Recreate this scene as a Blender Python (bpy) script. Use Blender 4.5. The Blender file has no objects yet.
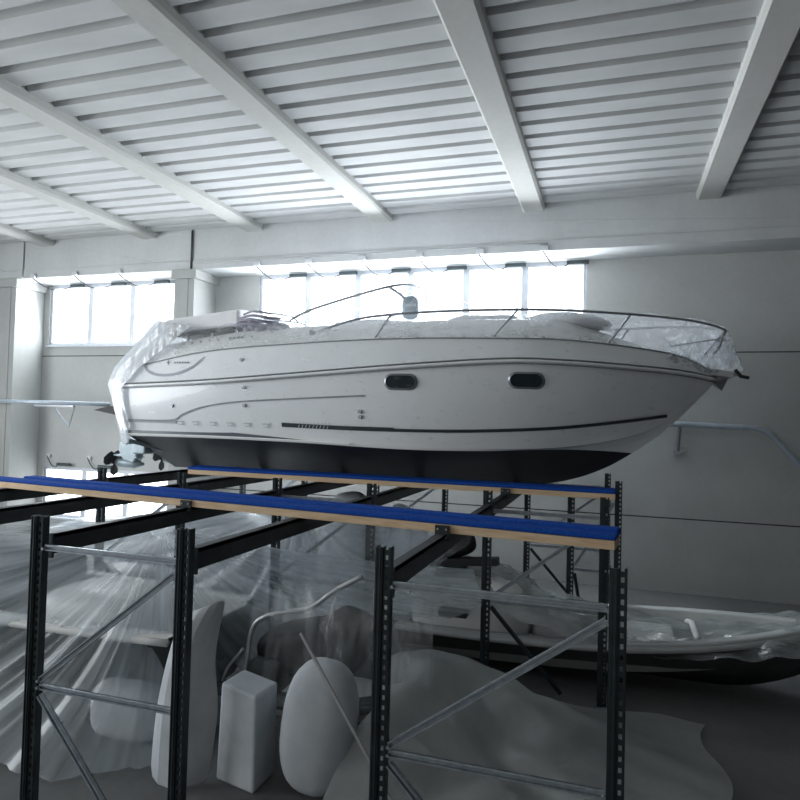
import bpy, bmesh, math, random
from mathutils import Vector, Matrix
random.seed(7)
R = math.radians
C = bpy.context.scene.collection
sc = bpy.context.scene

# ------------------------------------------------------------------ materials
def new_mat(name):
    m = bpy.data.materials.new(name); m.use_nodes = True
    nt = m.node_tree; b = nt.nodes['Principled BSDF']
    return m, nt, b
def ramp(nt, fac, stops):
    r = nt.nodes.new('ShaderNodeValToRGB')
    while len(r.color_ramp.elements) < len(stops): r.color_ramp.elements.new(.5)
    for e, (p, c) in zip(r.color_ramp.elements, stops):
        e.position = p; e.color = (c[0], c[1], c[2], 1)
    nt.links.new(fac, r.inputs[0]); return r.outputs[0]
def coords(nt, scale=(1, 1, 1), kind='Object', rot=(0, 0, 0)):
    t = nt.nodes.new('ShaderNodeTexCoord'); mp = nt.nodes.new('ShaderNodeMapping')
    mp.inputs['Scale'].default_value = scale; mp.inputs['Rotation'].default_value = rot
    nt.links.new(t.outputs[kind], mp.inputs[0]); return mp.outputs[0]
def noise(nt, vec, scale=5, detail=4, rough=.55):
    n = nt.nodes.new('ShaderNodeTexNoise'); n.inputs['Scale'].default_value = scale
    n.inputs['Detail'].default_value = detail; n.inputs['Roughness'].default_value = rough
    nt.links.new(vec, n.inputs['Vector']); return n.outputs['Fac']
def bump(nt, b, h, s=.3, d=.02):
    bm = nt.nodes.new('ShaderNodeBump'); bm.inputs['Strength'].default_value = s
    bm.inputs['Distance'].default_value = d
    nt.links.new(h, bm.inputs['Height']); nt.links.new(bm.outputs[0], b.inputs['Normal'])
def basic(name, c, c2=None, rough=.5, metal=0, scale=6, vs=(1, 1, 1), bs=.1, spec=.5, coat=0):
    m, nt, b = new_mat(name)
    c2 = c2 or tuple(x * .82 for x in c)
    n = noise(nt, coords(nt, vs), scale)
    nt.links.new(ramp(nt, n, [(.3, c2), (.7, c)]), b.inputs['Base Color'])
    b.inputs['Roughness'].default_value = rough; b.inputs['Metallic'].default_value = metal
    b.inputs['Specular IOR Level'].default_value = spec
    b.inputs['Coat Weight'].default_value = coat
    if bs: bump(nt, b, n, bs)
    return m
M = {}
def concrete(name, ca, cb, joints=(), vs=(1, 1, 1)):
    m, nt, b = new_mat(name)
    n1 = noise(nt, coords(nt, vs), .9, 6, .6); n2 = noise(nt, coords(nt), 14, 5)
    mx = nt.nodes.new('ShaderNodeMath'); mx.operation = 'MULTIPLY_ADD'
    mx.inputs[1].default_value = .75; nt.links.new(n1, mx.inputs[0])
    mm = nt.nodes.new('ShaderNodeMath'); mm.operation = 'MULTIPLY'; mm.inputs[1].default_value = .25
    nt.links.new(n2, mm.inputs[0]); nt.links.new(mm.outputs[0], mx.inputs[2])
    col = ramp(nt, mx.outputs[0], [(.3, cb), (.72, ca)])
    if joints:
        g = nt.nodes.new('ShaderNodeNewGeometry'); sx = nt.nodes.new('ShaderNodeSeparateXYZ')
        nt.links.new(g.outputs['Position'], sx.inputs[0])
        for ax, val, w in joints:
            d = nt.nodes.new('ShaderNodeMath'); d.operation = 'COMPARE'
            d.inputs[1].default_value = val; d.inputs[2].default_value = w
            nt.links.new(sx.outputs[ax], d.inputs[0])
            mix = nt.nodes.new('ShaderNodeMix'); mix.data_type = 'RGBA'
            nt.links.new(d.outputs[0], mix.inputs['Factor']); nt.links.new(col, mix.inputs['A'])
            mix.inputs['B'].default_value = (.05, .05, .05, 1); col = mix.outputs['Result']
    nt.links.new(col, b.inputs['Base Color']); b.inputs['Roughness'].default_value = .9
    b.inputs['Specular IOR Level'].default_value = .2
    bump(nt, b, mx.outputs[0], .25, .02); return m
M['wall'] = concrete('wall_concrete', (.54, .55, .54), (.44, .45, .44), [(2, 3.42, .009), (2, .91, .009)])
M['girder'] = concrete('girder_concrete', (.58, .60, .605), (.46, .475, .48), vs=(1, 1, .35))
M['column'] = concrete('column_concrete', (.44, .45, .44), (.36, .37, .36))
M['rib'] = concrete('rib_concrete', (.54, .54, .52), (.43, .43, .41), vs=(1, .4, 1))
M['deck'] = basic('ceiling_deck', (.55, .56, .56), (.47, .48, .48), .8, 0, 2.5, (.4, 1, 1), .1, .2)
M['hall'] = concrete('darkened_hall_concrete', (.11, .11, .105), (.07, .07, .068))  # unseen right and front walls, coloured dark so less light bounces back
M['floor'] = concrete('floor_concrete', (.20, .205, .205), (.12, .125, .125))
M['steel'] = basic('painted_dark_steel', (.05, .07, .078), (.03, .042, .048), .42, .25, 9, bs=.05)
M['beam'] = basic('black_beam_paint', (.036, .042, .045), (.022, .027, .03), .5, .1, 8, bs=.05)
M['galv'] = basic('galvanised_steel', (.50, .55, .60), (.34, .39, .44), .38, .7, 20, bs=.1)
M['wood'] = basic('pine_plank', (.80, .62, .42), (.62, .43, .26), .7, 0, 4, (.5, 9, 9), .15, .3)
M['blue'] = basic('blue_carpet', (.014, .095, .46), (.008, .055, .32), .85, 0, 60, bs=.5, spec=.15)
M['gel'] = basic('white_gelcoat', (.93, .945, .95), (.90, .915, .92), .25, 0, 2, bs=.0, coat=.3)
M['gel2'] = basic('ivory_deck', (.90, .90, .89), (.84, .84, .83), .4, 0, 3, bs=.02)
M['groove'] = basic('grey_moulding', (.30, .31, .32), (.24, .25, .26), .5, bs=0)
M['faint'] = basic('pale_grey_decal', (.42, .44, .47), (.38, .40, .43), .5, bs=0)
M['stripe'] = basic('dark_stripe', (.05, .065, .07), (.035, .045, .05), .4, bs=0)
M['anti'] = basic('antifouling', (.014, .017, .021), (.008, .010, .013), .5, 0, 3, (.3, 1, 1), .1, .3)
M['antib'] = basic('antifouling_band', (.10, .12, .145), (.06, .075, .095), .3, 0, 5, (.4, 1, 1), .1, .6)
M['stain'] = basic('stainless', (.62, .63, .65), (.52, .53, .55), .35, .6, 10, bs=0)
M['railgrey'] = basic('dull_rail', (.36, .37, .40), (.28, .29, .32), .35, .5, 10, bs=0)
M['dglass'] = basic('dark_glass', (.03, .045, .05), (.02, .03, .035), .12, 0, 8, bs=0, coat=.4)
M['rubber'] = basic('black_rubber', (.03, .03, .032), (.018, .018, .02), .6, bs=.05)
M['drive'] = basic('drive_paint', (.38, .46, .50), (.28, .35, .39), .4, .2, 12, bs=.1)
M['canvas'] = basic('white_canvas', (.78, .79, .80), (.68, .69, .72), .8, 0, 5, bs=.3)
M['foam'] = basic('grey_white_cloth', (.62, .66, .70), (.48, .52, .56), .8, 0, 4, bs=.3)
M['hood'] = basic('backlit_canvas', (.92, .93, .95), (.86, .87, .90), .7, 0, 4, bs=.1)  # white raised to carry the hood's backlit glow in its colour
M['dull'] = basic('dull_white_deck', (.46, .48, .48), (.38, .40, .40), .6, 0, 4, bs=.1)  # greyer, darker white for the deck of the open boat
M['mauve'] = basic('folded_canvas', (.42, .40, .46), (.22, .22, .28), .8, 0, 18, bs=.5)
M['pvc'] = basic('grey_pipe', (.48, .55, .62), (.38, .44, .50), .4, .2, 8, bs=0)
M['frame'] = basic('window_frame', (.62, .65, .70), (.54, .57, .62), .5, .3, 8, bs=0)  # paler grey, with the glare from the bright panes put into the colour
M['plastic'] = basic('white_plastic', (.62, .64, .66), (.52, .54, .56), .5, bs=0)
M['cable'] = basic('black_cable', (.05, .05, .06), (.03, .03, .035), .6, bs=0)
M['greyhull'] = basic('grey_hull', (.07, .08, .08), (.04, .05, .05), .5, 0, 4, bs=.05)
M['orange'] = basic('orange_paint', (.30, .10, .04), (.22, .07, .03), .6, bs=0)
M['cushion'] = basic('dark_seat_vinyl', (.03, .031, .03), (.012, .012, .012), .55, 0, 7, bs=.2)

def pane_mat():
    m, nt, b = new_mat('daylit_frosted_glass')
    n = noise(nt, coords(nt), 3)
    nt.links.new(ramp(nt, n, [(.3, (.86, .93, 1)), (.7, (.95, .98, 1))]), b.inputs['Emission Color'])
    b.inputs['Emission Strength'].default_value = 4.5
    b.inputs['Base Color'].default_value = (.8, .85, .9, 1); b.inputs['Roughness'].default_value = .3
    return m
M['pane'] = pane_mat()

def film(name, lo, hi, scale=3, stretch=(1, 1, 1), rot=(0, 0, 0), col=(.85, .89, .93), p=(.42, .62), gl=.25, bs=.6, trl=.5, kind='Object', dt=5):
    """clear stretched polythene: mostly see-through, milky along its creases, glossy"""
    m = bpy.data.materials.new(name); m.use_nodes = True; nt = m.node_tree; nt.nodes.clear()
    N = nt.nodes.new; L = nt.links.new
    out = N('ShaderNodeOutputMaterial'); tr = N('ShaderNodeBsdfTransparent'); df = N('ShaderNodeBsdfDiffuse')
    tl = N('ShaderNodeBsdfTranslucent'); gs = N('ShaderNodeBsdfGlossy')
    df.inputs[0].default_value = (*col, 1); tl.inputs[0].default_value = (*col, 1)
    gs.inputs['Roughness'].default_value = .22; tr.inputs[0].default_value = (.97, .98, .99, 1)
    a = N('ShaderNodeMixShader'); a.inputs[0].default_value = trl
    L(df.outputs[0], a.inputs[1]); L(tl.outputs[0], a.inputs[2])
    g = N('ShaderNodeMixShader'); g.inputs[0].default_value = gl
    L(a.outputs[0], g.inputs[1]); L(gs.outputs[0], g.inputs[2])
    n = noise(nt, coords(nt, stretch, kind, rot), scale, dt, .6)
    mr = N('ShaderNodeMapRange'); mr.inputs['From Min'].default_value = p[0]; mr.inputs['From Max'].default_value = p[1]
    mr.inputs['To Min'].default_value = lo; mr.inputs['To Max'].default_value = hi; L(n, mr.inputs['Value'])
    bmp = N('ShaderNodeBump'); bmp.inputs['Strength'].default_value = bs; bmp.inputs['Distance'].default_value = .05
    L(n, bmp.inputs['Height'])
    for s in (df, gs): L(bmp.outputs[0], s.inputs['Normal'])
    mix = N('ShaderNodeMixShader'); L(mr.outputs[0], mix.inputs[0]); L(tr.outputs[0], mix.inputs[1]); L(g.outputs[0], mix.inputs[2])
    L(mix.outputs[0], out.inputs['Surface']); return m
M['film_boat'] = film('film_over_deck', .16, .5, 4, (1, 2, 2), p=(.42, .7), trl=.75, col=(.9,.93,.96))  # real film, made milkier so its white stands in for window bloom
M['film_bow'] = film('film_bunched', .2, .75, 9, (1.5, 1, .5), (0, .5, 0), gl=.4)
M['film_side'] = film('film_tight_on_hull', .0, .35, 9, (1, 1, 2.5), (0, .4, 0), p=(.6, .78), gl=.5)
M['film_stern'] = film('film_thick', .82, 1.0, 5, (2, 2, .4))
M['film_low'] = film('film_hanging', .24, .64, 2.0, (4.5, .8, 1), col=(.74, .83, .90), p=(.34, .70), gl=.12, kind='UV', bs=.35, dt=2.5)
M['film_low2'] = film('film_pulled', .30, .85, 5, (8, .8, 1), col=(.50, .54, .55), p=(.36, .68), gl=.2, kind='UV', bs=.8)
M['film_floor'] = film('film_on_floor', .7, .98, 1.6, (1, 1, 1), col=(.64, .68, .67), p=(.3, .7), gl=.12, bs=.5)
M['film_veil'] = film('film_veil', .08, .42, 3, (3, 1, .5), (0, .5, 0), col=(.66, .70, .72), p=(.36, .68), gl=.15, bs=.5)
M['film_dinghy'] = film('film_creased', .30, .80, 2.5, (.35, 1.5, 2.5), (0, .35, 0), col=(.55, .60, .60), p=(.36, .66), gl=.22)
M['film_white'] = film('film_milky', .75, .95, 3, (1, 1, .4), col=(.80, .85, .90), p=(.35, .65))

# ------------------------------------------------------------------ mesh builder
class MB:
    def __init__(s): s.v = []; s.f = []; s.uv = None
    def add(s, vs, fs):
        o = len(s.v); s.v += [Vector(v) for v in vs]; s.f += [tuple(i + o for i in f) for f in fs]; return s
    def box(s, x0, x1, y0, y1, z0, z1):
        return s.add([(x0,y0,z0),(x1,y0,z0),(x1,y1,z0),(x0,y1,z0),(x0,y0,z1),(x1,y0,z1),(x1,y1,z1),(x0,y1,z1)],
                     [(0,3,2,1),(4,5,6,7),(0,1,5,4),(1,2,6,5),(2,3,7,6),(3,0,4,7)])
    def bar(s, a, b, w, h, up=(0, 0, 1), off=(0, 0)):
        a = Vector(a); b = Vector(b); d = (b - a).normalized(); up = Vector(up)
        sd = d.cross(up).normalized(); u = sd.cross(d).normalized(); vs = []
        for p in (a, b):
            for i, j in ((-1,-1),(1,-1),(1,1),(-1,1)):
                vs.append(p + sd * (off[0] + i * w / 2) + u * (off[1] + j * h / 2))
        return s.add(vs, [(0,1,2,3),(7,6,5,4),(0,4,5,1),(1,5,6,2),(2,6,7,3),(3,7,4,0)])
    def channel(s, a, b, w, h, up=(0, 1, 0)):
        """lipped channel: back plate with two lips, open towards -up"""
        s.bar(a, b, h, .008, up, (0, w / 2 - .004))
        s.bar(a, b, .009, w, up, (h / 2 - .0045, 0)); s.bar(a, b, .009, w, up, (-h / 2 + .0045, 0))
        s.bar(a, b, h * .22, .004, up, (0, w / 2 - .012)); return s
    def tube(s, pts, r, n=8, closed=False):
        pts = [Vector(p) for p in pts]; rr = r if isinstance(r, (list, tuple)) else [r] * len(pts)
        o = len(s.v); prev = None
        for i, p in enumerate(pts):
            d = (pts[min(i + 1, len(pts) - 1)] - pts[max(i - 1, 0)]).normalized()
            if prev is None:
                t = Vector((0, 0, 1)) if abs(d.z) < .9 else Vector((1, 0, 0))
                u = d.cross(t).normalized()
            else: u = (prev - d * prev.dot(d)).normalized()
            prev = u; w = d.cross(u)
            for k in range(n):
                a = 2 * math.pi * k / n; s.v.append(p + (u * math.cos(a) + w * math.sin(a)) * rr[i])
        for i in range(len(pts) - 1):
            for k in range(n):
                s.f.append((o+i*n+k, o+i*n+(k+1)%n, o+(i+1)*n+(k+1)%n, o+(i+1)*n+k))
        s.f.append(tuple(o + k for k in range(n))[::-1]); s.f.append(tuple(o + (len(pts)-1)*n + k for k in range(n)))
        return s
    def grid(s, rows, flip=False):
        o = len(s.v); m = len(rows[0])
        for r in rows: s.v += [Vector(p) for p in r]
        for i in range(len(rows) - 1):
            for j in range(m - 1):
                f = (o+i*m+j, o+i*m+j+1, o+(i+1)*m+j+1, o+(i+1)*m+j)
                s.f.append(f[::-1] if flip else f)
        return s
    def ell(s, c, r, rot=None, n=16, m=10, fn=None):
        c = Vector(c); o = len(s.v); rot = rot or Matrix.Identity(3)
        for i in range(m + 1):
            th = math.pi * i / m
            for k in range(n):
                a = 2 * math.pi * k / n
                p = Vector((math.sin(th)*math.cos(a), math.sin(th)*math.sin(a), math.cos(th)))
                if fn: p = fn(p)
                s.v.append(c + rot @ Vector((p.x*r[0], p.y*r[1], p.z*r[2])))
        for i in range(m):
            for k in range(n):
                s.f.append((o+i*n+k, o+(i+1)*n+k, o+(i+1)*n+(k+1)%n, o+i*n+(k+1)%n))
        return s
    def build(s, name, mat, parent=None, smooth=False, bevel=0, thick=0, sub=0):
        me = bpy.data.meshes.new(name); base = wloc(parent) if parent else Vector((0, 0, 0))
        origin = Vector((0, 0, 0))
        if not parent:
            xs = [v.x for v in s.v]; ys = [v.y for v in s.v]; zs = [v.z for v in s.v]
            origin = Vector(((min(xs)+max(xs))/2, (min(ys)+max(ys))/2, min(zs)))
            base = origin
        me.from_pydata([tuple(v - base) for v in s.v], [], s.f)
        if s.uv:
            ul = me.uv_layers.new(name='UVMap')
            for lp in me.loops: ul.data[lp.index].uv = s.uv[lp.vertex_index]
        bm = bmesh.new(); bm.from_mesh(me)
        if not s.uv: bmesh.ops.remove_doubles(bm, verts=bm.verts, dist=1e-5)
        bmesh.ops.recalc_face_normals(bm, faces=bm.faces); bm.to_mesh(me); bm.free()
        me.materials.append(M[mat] if isinstance(mat, str) else mat)
        o = bpy.data.objects.new(name, me); C.objects.link(o)
        if parent: o.parent = parent
        else: o.location = origin
        if smooth:
            for p in me.polygons: p.use_smooth = True
        if thick:
            md = o.modifiers.new('t', 'SOLIDIFY'); md.thickness = thick
        if bevel:
            md = o.modifiers.new('b', 'BEVEL'); md.width = bevel; md.segments = 2; md.limit_method = 'ANGLE'
        if sub:
            md = o.modifiers.new('s', 'SUBSURF'); md.levels = sub; md.render_levels = sub
        return o
def wloc(o):
    p = Vector((0, 0, 0))
    while o: p += o.location; o = o.parent
    return p
def empty(name, loc, label=None, cat=None, group=None):
    o = bpy.data.objects.new(name, None); o.location = loc; o.empty_display_size = .1; C.objects.link(o)
    if label: tag(o, label, cat, group)
    return o
def tag(o, label, cat, group=None, kind=None):
    o['label'] = label; o['category'] = cat
    if group: o['group'] = group
    if kind: o['kind'] = kind
    return o
def struct(o, label=None, cat=None):
    o['kind'] = 'structure'
    if label: o['label'] = label
    if cat: o['category'] = cat
    return o
def spline(pts, n):
    """Catmull-Rom through control points, n samples"""
    P = [Vector(p) for p in pts]; P = [P[0]*2-P[1]] + P + [P[-1]*2-P[-2]]; k = len(P) - 3; out = []
    for i in range(n):
        t = i / (n - 1) * k; j = min(int(t), k - 1); t -= j
        a, b, c, d = P[j:j+4]
        out.append(.5*((2*b)+(c-a)*t+(2*a-5*b+4*c-d)*t*t+(3*b-a-3*c+d)*t**3))
    return out
def mirror(pts, yc=8.0): return [Vector((p.x, 2*yc-p.y, p.z)) for p in pts]
def lerp(a, b, t): return a + (b - a) * t

# ------------------------------------------------------------------ the hall
XL, XR, YB, YW, YG = -13.6, 7.0, -7.0, 10.8, 10.1
ZC = 5.62; ZG = 4.9; FZ = -.2
struct(MB().box(XL, XR, YB, YW+.3, FZ-.15, FZ).build('floor', 'floor'), 'grey concrete floor of the boat hall', 'floor')
prof = []
y = YB
while y < YG + .3:
    prof += [(y, ZC+.01), (y+.215, ZC+.01), (y+.245, ZC+.075), (y+.32, ZC+.075), (y+.35, ZC+.01)]
    y += .35
rows = [[(XL, a, b) for a, b in prof], [(XR, a, b) for a, b in prof]]
struct(MB().grid(rows).build('ceiling', 'deck', thick=-.02), 'white ribbed deck ceiling', 'ceiling')
n = 0
for X in [-13.05, -10.65, -8.25, -6.05, -3.66, -1.22, 1.22, 3.66, 6.05]:
    n += 1
    m = MB(); w = .17
    y0, y1 = YB, YG + .02
    sec = [(-w, ZC+.12), (-w, ZC-.075), (-w+.03, ZC-.105), (w-.03, ZC-.105), (w, ZC-.075), (w, ZC+.12)]
    m.grid([[(X+a, y0, b) for a, b in sec], [(X+a, y1, b) for a, b in sec]])
    m.add([(X+a, y1, b) for a, b in sec], [tuple(range(6))])
    struct(m.build('trim_%d' % n, 'rib'), 'painted ceiling rib running towards the window wall', 'ceiling beam')
# back wall with its openings
def wall_rects(xs, zs, holes, y0, y1):
    m = MB()
    for i in range(len(xs)-1):
        for j in range(len(zs)-1):
            cx, cz = (xs[i]+xs[i+1])/2, (zs[j]+zs[j+1])/2
            if any(a < cx < b and c < cz < d for a, b, c, d in holes): continue
            m.box(xs[i], xs[i+1], y0, y1, zs[j], zs[j+1])
    return m
W1 = (-11.27, -8.17, 3.64, 4.9); W2 = (-6.32, -.45, 3.64, 4.9); W3 = (-11.27, -8.17, .10, 1.14); W4 = (-6.32, -3.4, .10, 1.14)
o = wall_rects([XL, -11.27, -8.17, -6.32, -3.4, -.45, XR], [FZ, .10, 1.14, 3.64, 4.9, 5.8], (W1, W2, W3), YW, YW+.25).build('wall_back', 'wall')
struct(o, 'grey concrete panel wall behind the boats', 'wall')
struct(MB().box(XL-.2, XL, YB, YW+.25, FZ, 5.8).build('wall_left', 'wall'))
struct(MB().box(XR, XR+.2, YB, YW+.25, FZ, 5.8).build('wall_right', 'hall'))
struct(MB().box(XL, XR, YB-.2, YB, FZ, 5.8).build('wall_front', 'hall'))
# girder segments
for a, b in ((XL, -11.27), (-11.23, -7.33), (-7.29, XR)):
    n += 1
    m = MB().box(a, b, YG, YW, ZG, ZC+.12); m.box(a, b, YG-.018, YG, ZG, ZG+.16)
    struct(m.build('trim_%d' % n, 'girder', bevel=.006), 'deep concrete girder above the windows', 'girder')
for a, b in ((-11.95, -11.42), (-7.66, -7.25)):
    n += 1
    m = MB().box(a, b, YG, YW, FZ, ZG)
    m.box(a-.04, b+.07, YG-.06, YW, ZG-.16, ZG)
    m.box(a+.12, b-.12, YG-.012, YG, 0, ZG-.16)
    struct(m.build('trim_%d' % n, 'column', bevel=.012), 'square concrete column with a small corbel', 'column')
# windows
def window(k, w, npane, lab):
    x0, x1, z0, z1 = w; root = empty('window_%d' % k, ((x0+x1)/2, YW, z0)); root['kind'] = 'structure'
    root['label'] = lab; root['category'] = 'window'
    y0, y1 = YW+.03, YW+.10; m = MB(); s = (x1-x0)/npane
    m.box(x0, x1, y0, y1, z0, z0+.06); m.box(x0, x1, y0, y1, z1-.07, z1)
    for i in range(npane+1):
        c = x0+i*s; h = .055
        m.box(max(c-h, x0), min(c+h, x1), y0-.001, y1+.001, z0+.05, z1-.06)
    m.box(x0-.03, x1+.03, YW-.05, YW+.04, z0-.035, z0+.005)
    fr = m.build('window_frame', 'frame', root)
    for i in range(npane):
        g = MB().box(x0+i*s+.05, x0+(i+1)*s-.05, y0+.03, y0+.045, z0+.055, z1-.065)
        g.build('glass_pane', 'pane', root)
window(1, W1, 3, 'three bright panes high up left of the column')
window(2, W2, 6, 'long row of bright panes above the big boat')
window(3, W3, 3, 'low bright window behind the racking at the left')
# window openers
def opener(X, Yf, Zf, label, grp, low=False):
    r = empty('window_opener', (X, Yf, Zf), label, 'opener', grp)
    if low: MB().box(X-.05, X+.05, Yf-.03, Yf+.02, Zf-.04, Zf+.03).build('junction_box', 'plastic', r, bevel=.008)
    else: MB().box(X-.06, X+.06, Yf-.05, Yf, Zf-.01, Zf+.07).build('junction_box', 'plastic', r, bevel=.008)
    e = Vector((X+.33, YW-.06, Zf-.05 if not low else Zf-.17))
    st = Vector((X-.02, Yf-.03, Zf))
    pts = [st.lerp(e, t) + Vector((0, 0, -math.sin(math.pi*t)*(.16 if not low else .13))) for t in [i/10 for i in range(11)]]
    MB().tube(pts, .011, 6).build('cable', 'cable', r, smooth=True)
    MB().box(e.x-.04, e.x+.30, YW-.11, YW-.05, e.z-.03, e.z+.035).build('motor_housing', 'steel', r, bevel=.012)
for i in range(6):
    opener(-5.95+.98*i, YG-.02, ZG, 'window opener with dark motor above the long window, %s from the left' % ('first','second','third','fourth','fifth','sixth')[i], 'openers over the long window')
for i in range(3):
    opener(-10.95+1.03*i+.0, YG-.02, ZG, 'window opener above the %s of the three bright panes left of the column' % ('left','middle','right')[i], 'openers over the left window')
for i in range(2):
    opener(-11.12+1.04*i, YW-.02, 1.36, 'dark opener with curled cable above the low left window, %s one' % ('left','right')[i], 'openers over the low window', True)
cb = MB()
cb.tube([(-7.2, YG-.03, ZG+.10)] + [(-6.5+.5*i, YG-.03, ZG+.11+.012*math.sin(i*2.1)) for i in range(12)], .009, 6)
tag(cb.build('power_cable', 'plastic', smooth=True), 'thin pale cable running along the lower edge of the girder', 'cable')
cb = MB(); cb.tube([(-7.31, YG-.03, 5.6), (-7.31, YG-.03, 4.92)], .014, 6)
tag(cb.build('conduit', 'cable', smooth=True), 'thin dark vertical conduit on the girder joint above the column', 'conduit')
# wall pipes
r = empty('wall_pipe', (-10.8, 10.0, 2.45), 'pale pipe on the wall left of the boat stern', 'pipe')
MB().tube([(-13.5, 10.0, 2.46), (-8.95, 10.0, 2.43)], .042, 10).build('pipe', 'pvc', r, smooth=True)
MB().tube([(-10.30, 10.02, 2.4), (-9.88, 10.02, 1.98)], .018, 6).build('bracket', 'galv', r)
MB().tube([(-9.75, 10.02, 2.4), (-9.88, 10.02, 1.98)], .012, 6).build('bracket', 'galv', r)
MB().box(-10.7, -9.75, 9.97, 10.03, 2.36, 2.40).build('clamp', 'railgrey', r)
m = MB(); m.add([(-9.20,9.9,2.32),(-8.85,9.9,2.40),(-8.7,9.9,2.40),(-8.70,9.9,2.24),(-9.20,10.05,2.30),(-8.85,10.05,2.40),(-8.70,10.05,2.40),(-8.70,10.05,2.24)],
      [(0,1,2,3),(7,6,5,4),(0,4,5,1),(1,5,6,2),(2,6,7,3),(3,7,4,0)]).build('end_shoe', 'rubber', r)
r = empty('wall_pipe', (1.2, 10.6, 2.3), 'grey bent pipe on the wall under the bow at the right', 'pipe')
MB().tube([(.55, 10.6, 2.33), (.85, 10.6, 2.335), (1.92, 10.6, 2.30), (2.05, 10.6, 2.27), (2.15, 10.6, 2.19), (3.2, 10.6, 1.0), (3.35, 10.6, .85), (3.4, 10.6, .6), (3.4, 10.6, FZ)], .045, 10).build('pipe', 'pvc', r, smooth=True)
MB().tube([(.93, 10.62, 2.3), (.90, 10.7, 1.93)], .028, 8).build('bracket', 'railgrey', r)
MB().box(.86, .95, 10.66, 10.79, 1.88, 1.93).build('clamp', 'galv', r)

# ------------------------------------------------------------------ racking
ZT, ZBM = 1.65, 1.53
def upright(X, Y, ztop, parent, holes=True):
    r = MB(); zb = FZ+.01
    r.box(X-.038, X-.002, Y-.034, Y-.030, zb, ztop)
    r.box(X-.035, X-.030, Y-.040, Y-.034, zb, ztop); r.box(X-.016, X-.011, Y-.040, Y-.034, zb, ztop)
    r.box(X-.040, X-.036, Y-.034, Y+.030, zb, ztop); r.box(X-.004, X, Y-.034, Y+.012, zb, ztop)
    r.box(X, X+.010, Y-.020, Y-.016, zb, ztop); r.box(X+.025, X+.036, Y-.020, Y-.016, zb, ztop)
    z = zb
    while z < ztop-.03:
        r.box(X+.010, X+.025, Y-.020, Y-.016, z, min(z+.026, ztop)); z += .05
    r.box(X+.034, X+.038, Y-.020, Y+.030, zb, ztop)
    r.build('upright', 'steel', parent)
    MB().box(X-.07, X+.07, Y-.06, Y+.06, FZ, FZ+.012).build('foot_plate', 'galv', parent)
def frame(xl, xr, Y, label, grp, ztl=ZT, ztr=ZT):
    r = empty('rack_frame', ((xl+xr)/2, Y, FZ), label, 'rack frame', grp)
    upright(xl, Y, ztl, r); upright(xr, Y, ztr, r)
    MB().channel((xl+.05, Y, 1.46), (xr-.05, Y, 1.46), .024, .036).build('horizontal_brace', 'galv', r)
    MB().channel((xl+.05, Y, .62), (xr-.05, Y, .62), .024, .034).build('horizontal_brace', 'galv', r)
    MB().channel((xl+.05, Y-.002, .66), (xr-.05, Y-.002, 1.40), .024, .036).build('diagonal_brace', 'galv', r)
    MB().channel((xl+.05, Y-.002, .57), (xr-.35, Y-.002, FZ+.06), .03, .035).build('diagonal_brace', 'steel' if Y > 5 else 'galv', r)
    if Y < 5:
        for px, pz in ((xl, 1.455), (xr, 1.455), (xr, 1.40), (xl, .66), (xl, .62), (xr, .62)):
            t_ = .05 if px == xl else -.05
            MB().tube([(px+t_, Y-.032, pz), (px+t_, Y-.010, pz)], .009, 6).build('bolt', 'galv', r)
    return r
pairs = [(-5.60, -4.52), (-3.34, -2.29), (-1.10, .03)]
nm = ['at the left', 'in the middle', 'at the right']
rn = [(3.2, 'front'), (6.2, 'middle'), (9.25, 'rear')]
for Y, rw in rn:
    for (a, b), w in zip(pairs, nm):
        lab = {'front': {'at the left': 'front rack frame mostly outside the frame at far left',
                         'in the middle': 'nearest left dark rack frame with a rising galvanised diagonal',
                         'at the right': 'nearest right dark rack frame ending the racking, with long galvanised brace'}}.get(rw, {}).get(w) or \
              'dark slotted rack frame of the %s row, %s pair of uprights' % (rw, w.replace('at the ', '').replace('in the ', ''))
        frame(a-(.02 if Y > 5 and b > 0 else 0), b-(.10 if Y > 5 and b > 0 else 0), Y, lab, 'rack frames of the %s row' % rw)
frame(-.46, .06, 7.95, 'narrow rack frame beneath the bow end of the far blue rail', 'rack frames under the bow', 1.50, 1.66)
# load beams
k = 0
xs = [-5.60, -4.52, -3.34, -2.29, -1.10]
names = ['first', 'second', 'third', 'fourth', 'fifth']
for (y0, y1, rw) in ((3.25, 6.15, 'front'), (6.25, 9.2, 'rear')):
    for X, nn in zip(xs, names):
        r = empty('load_beam', (X, (y0+y1)/2, ZBM-.12), 'black load beam of the %s bay running to the wall, %s from the left' % (rw, nn), 'beam', 'load beams')
        m = MB().box(X-.028, X+.028, y0+.03, y1-.03, ZBM-.125, ZBM-.001)
        m.box(X-.034, X+.028, y0+.03, y1-.03, ZBM-.03, ZBM); m.build('beam_profile', 'beam', r, bevel=.004)
        for yy in (y0+.02, y1-.02):
            m = MB().box(X-.032, X+.032, yy-.008, yy+.008, ZBM-.15, ZBM+.004)
            m.build('end_connector', 'steel', r)
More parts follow.
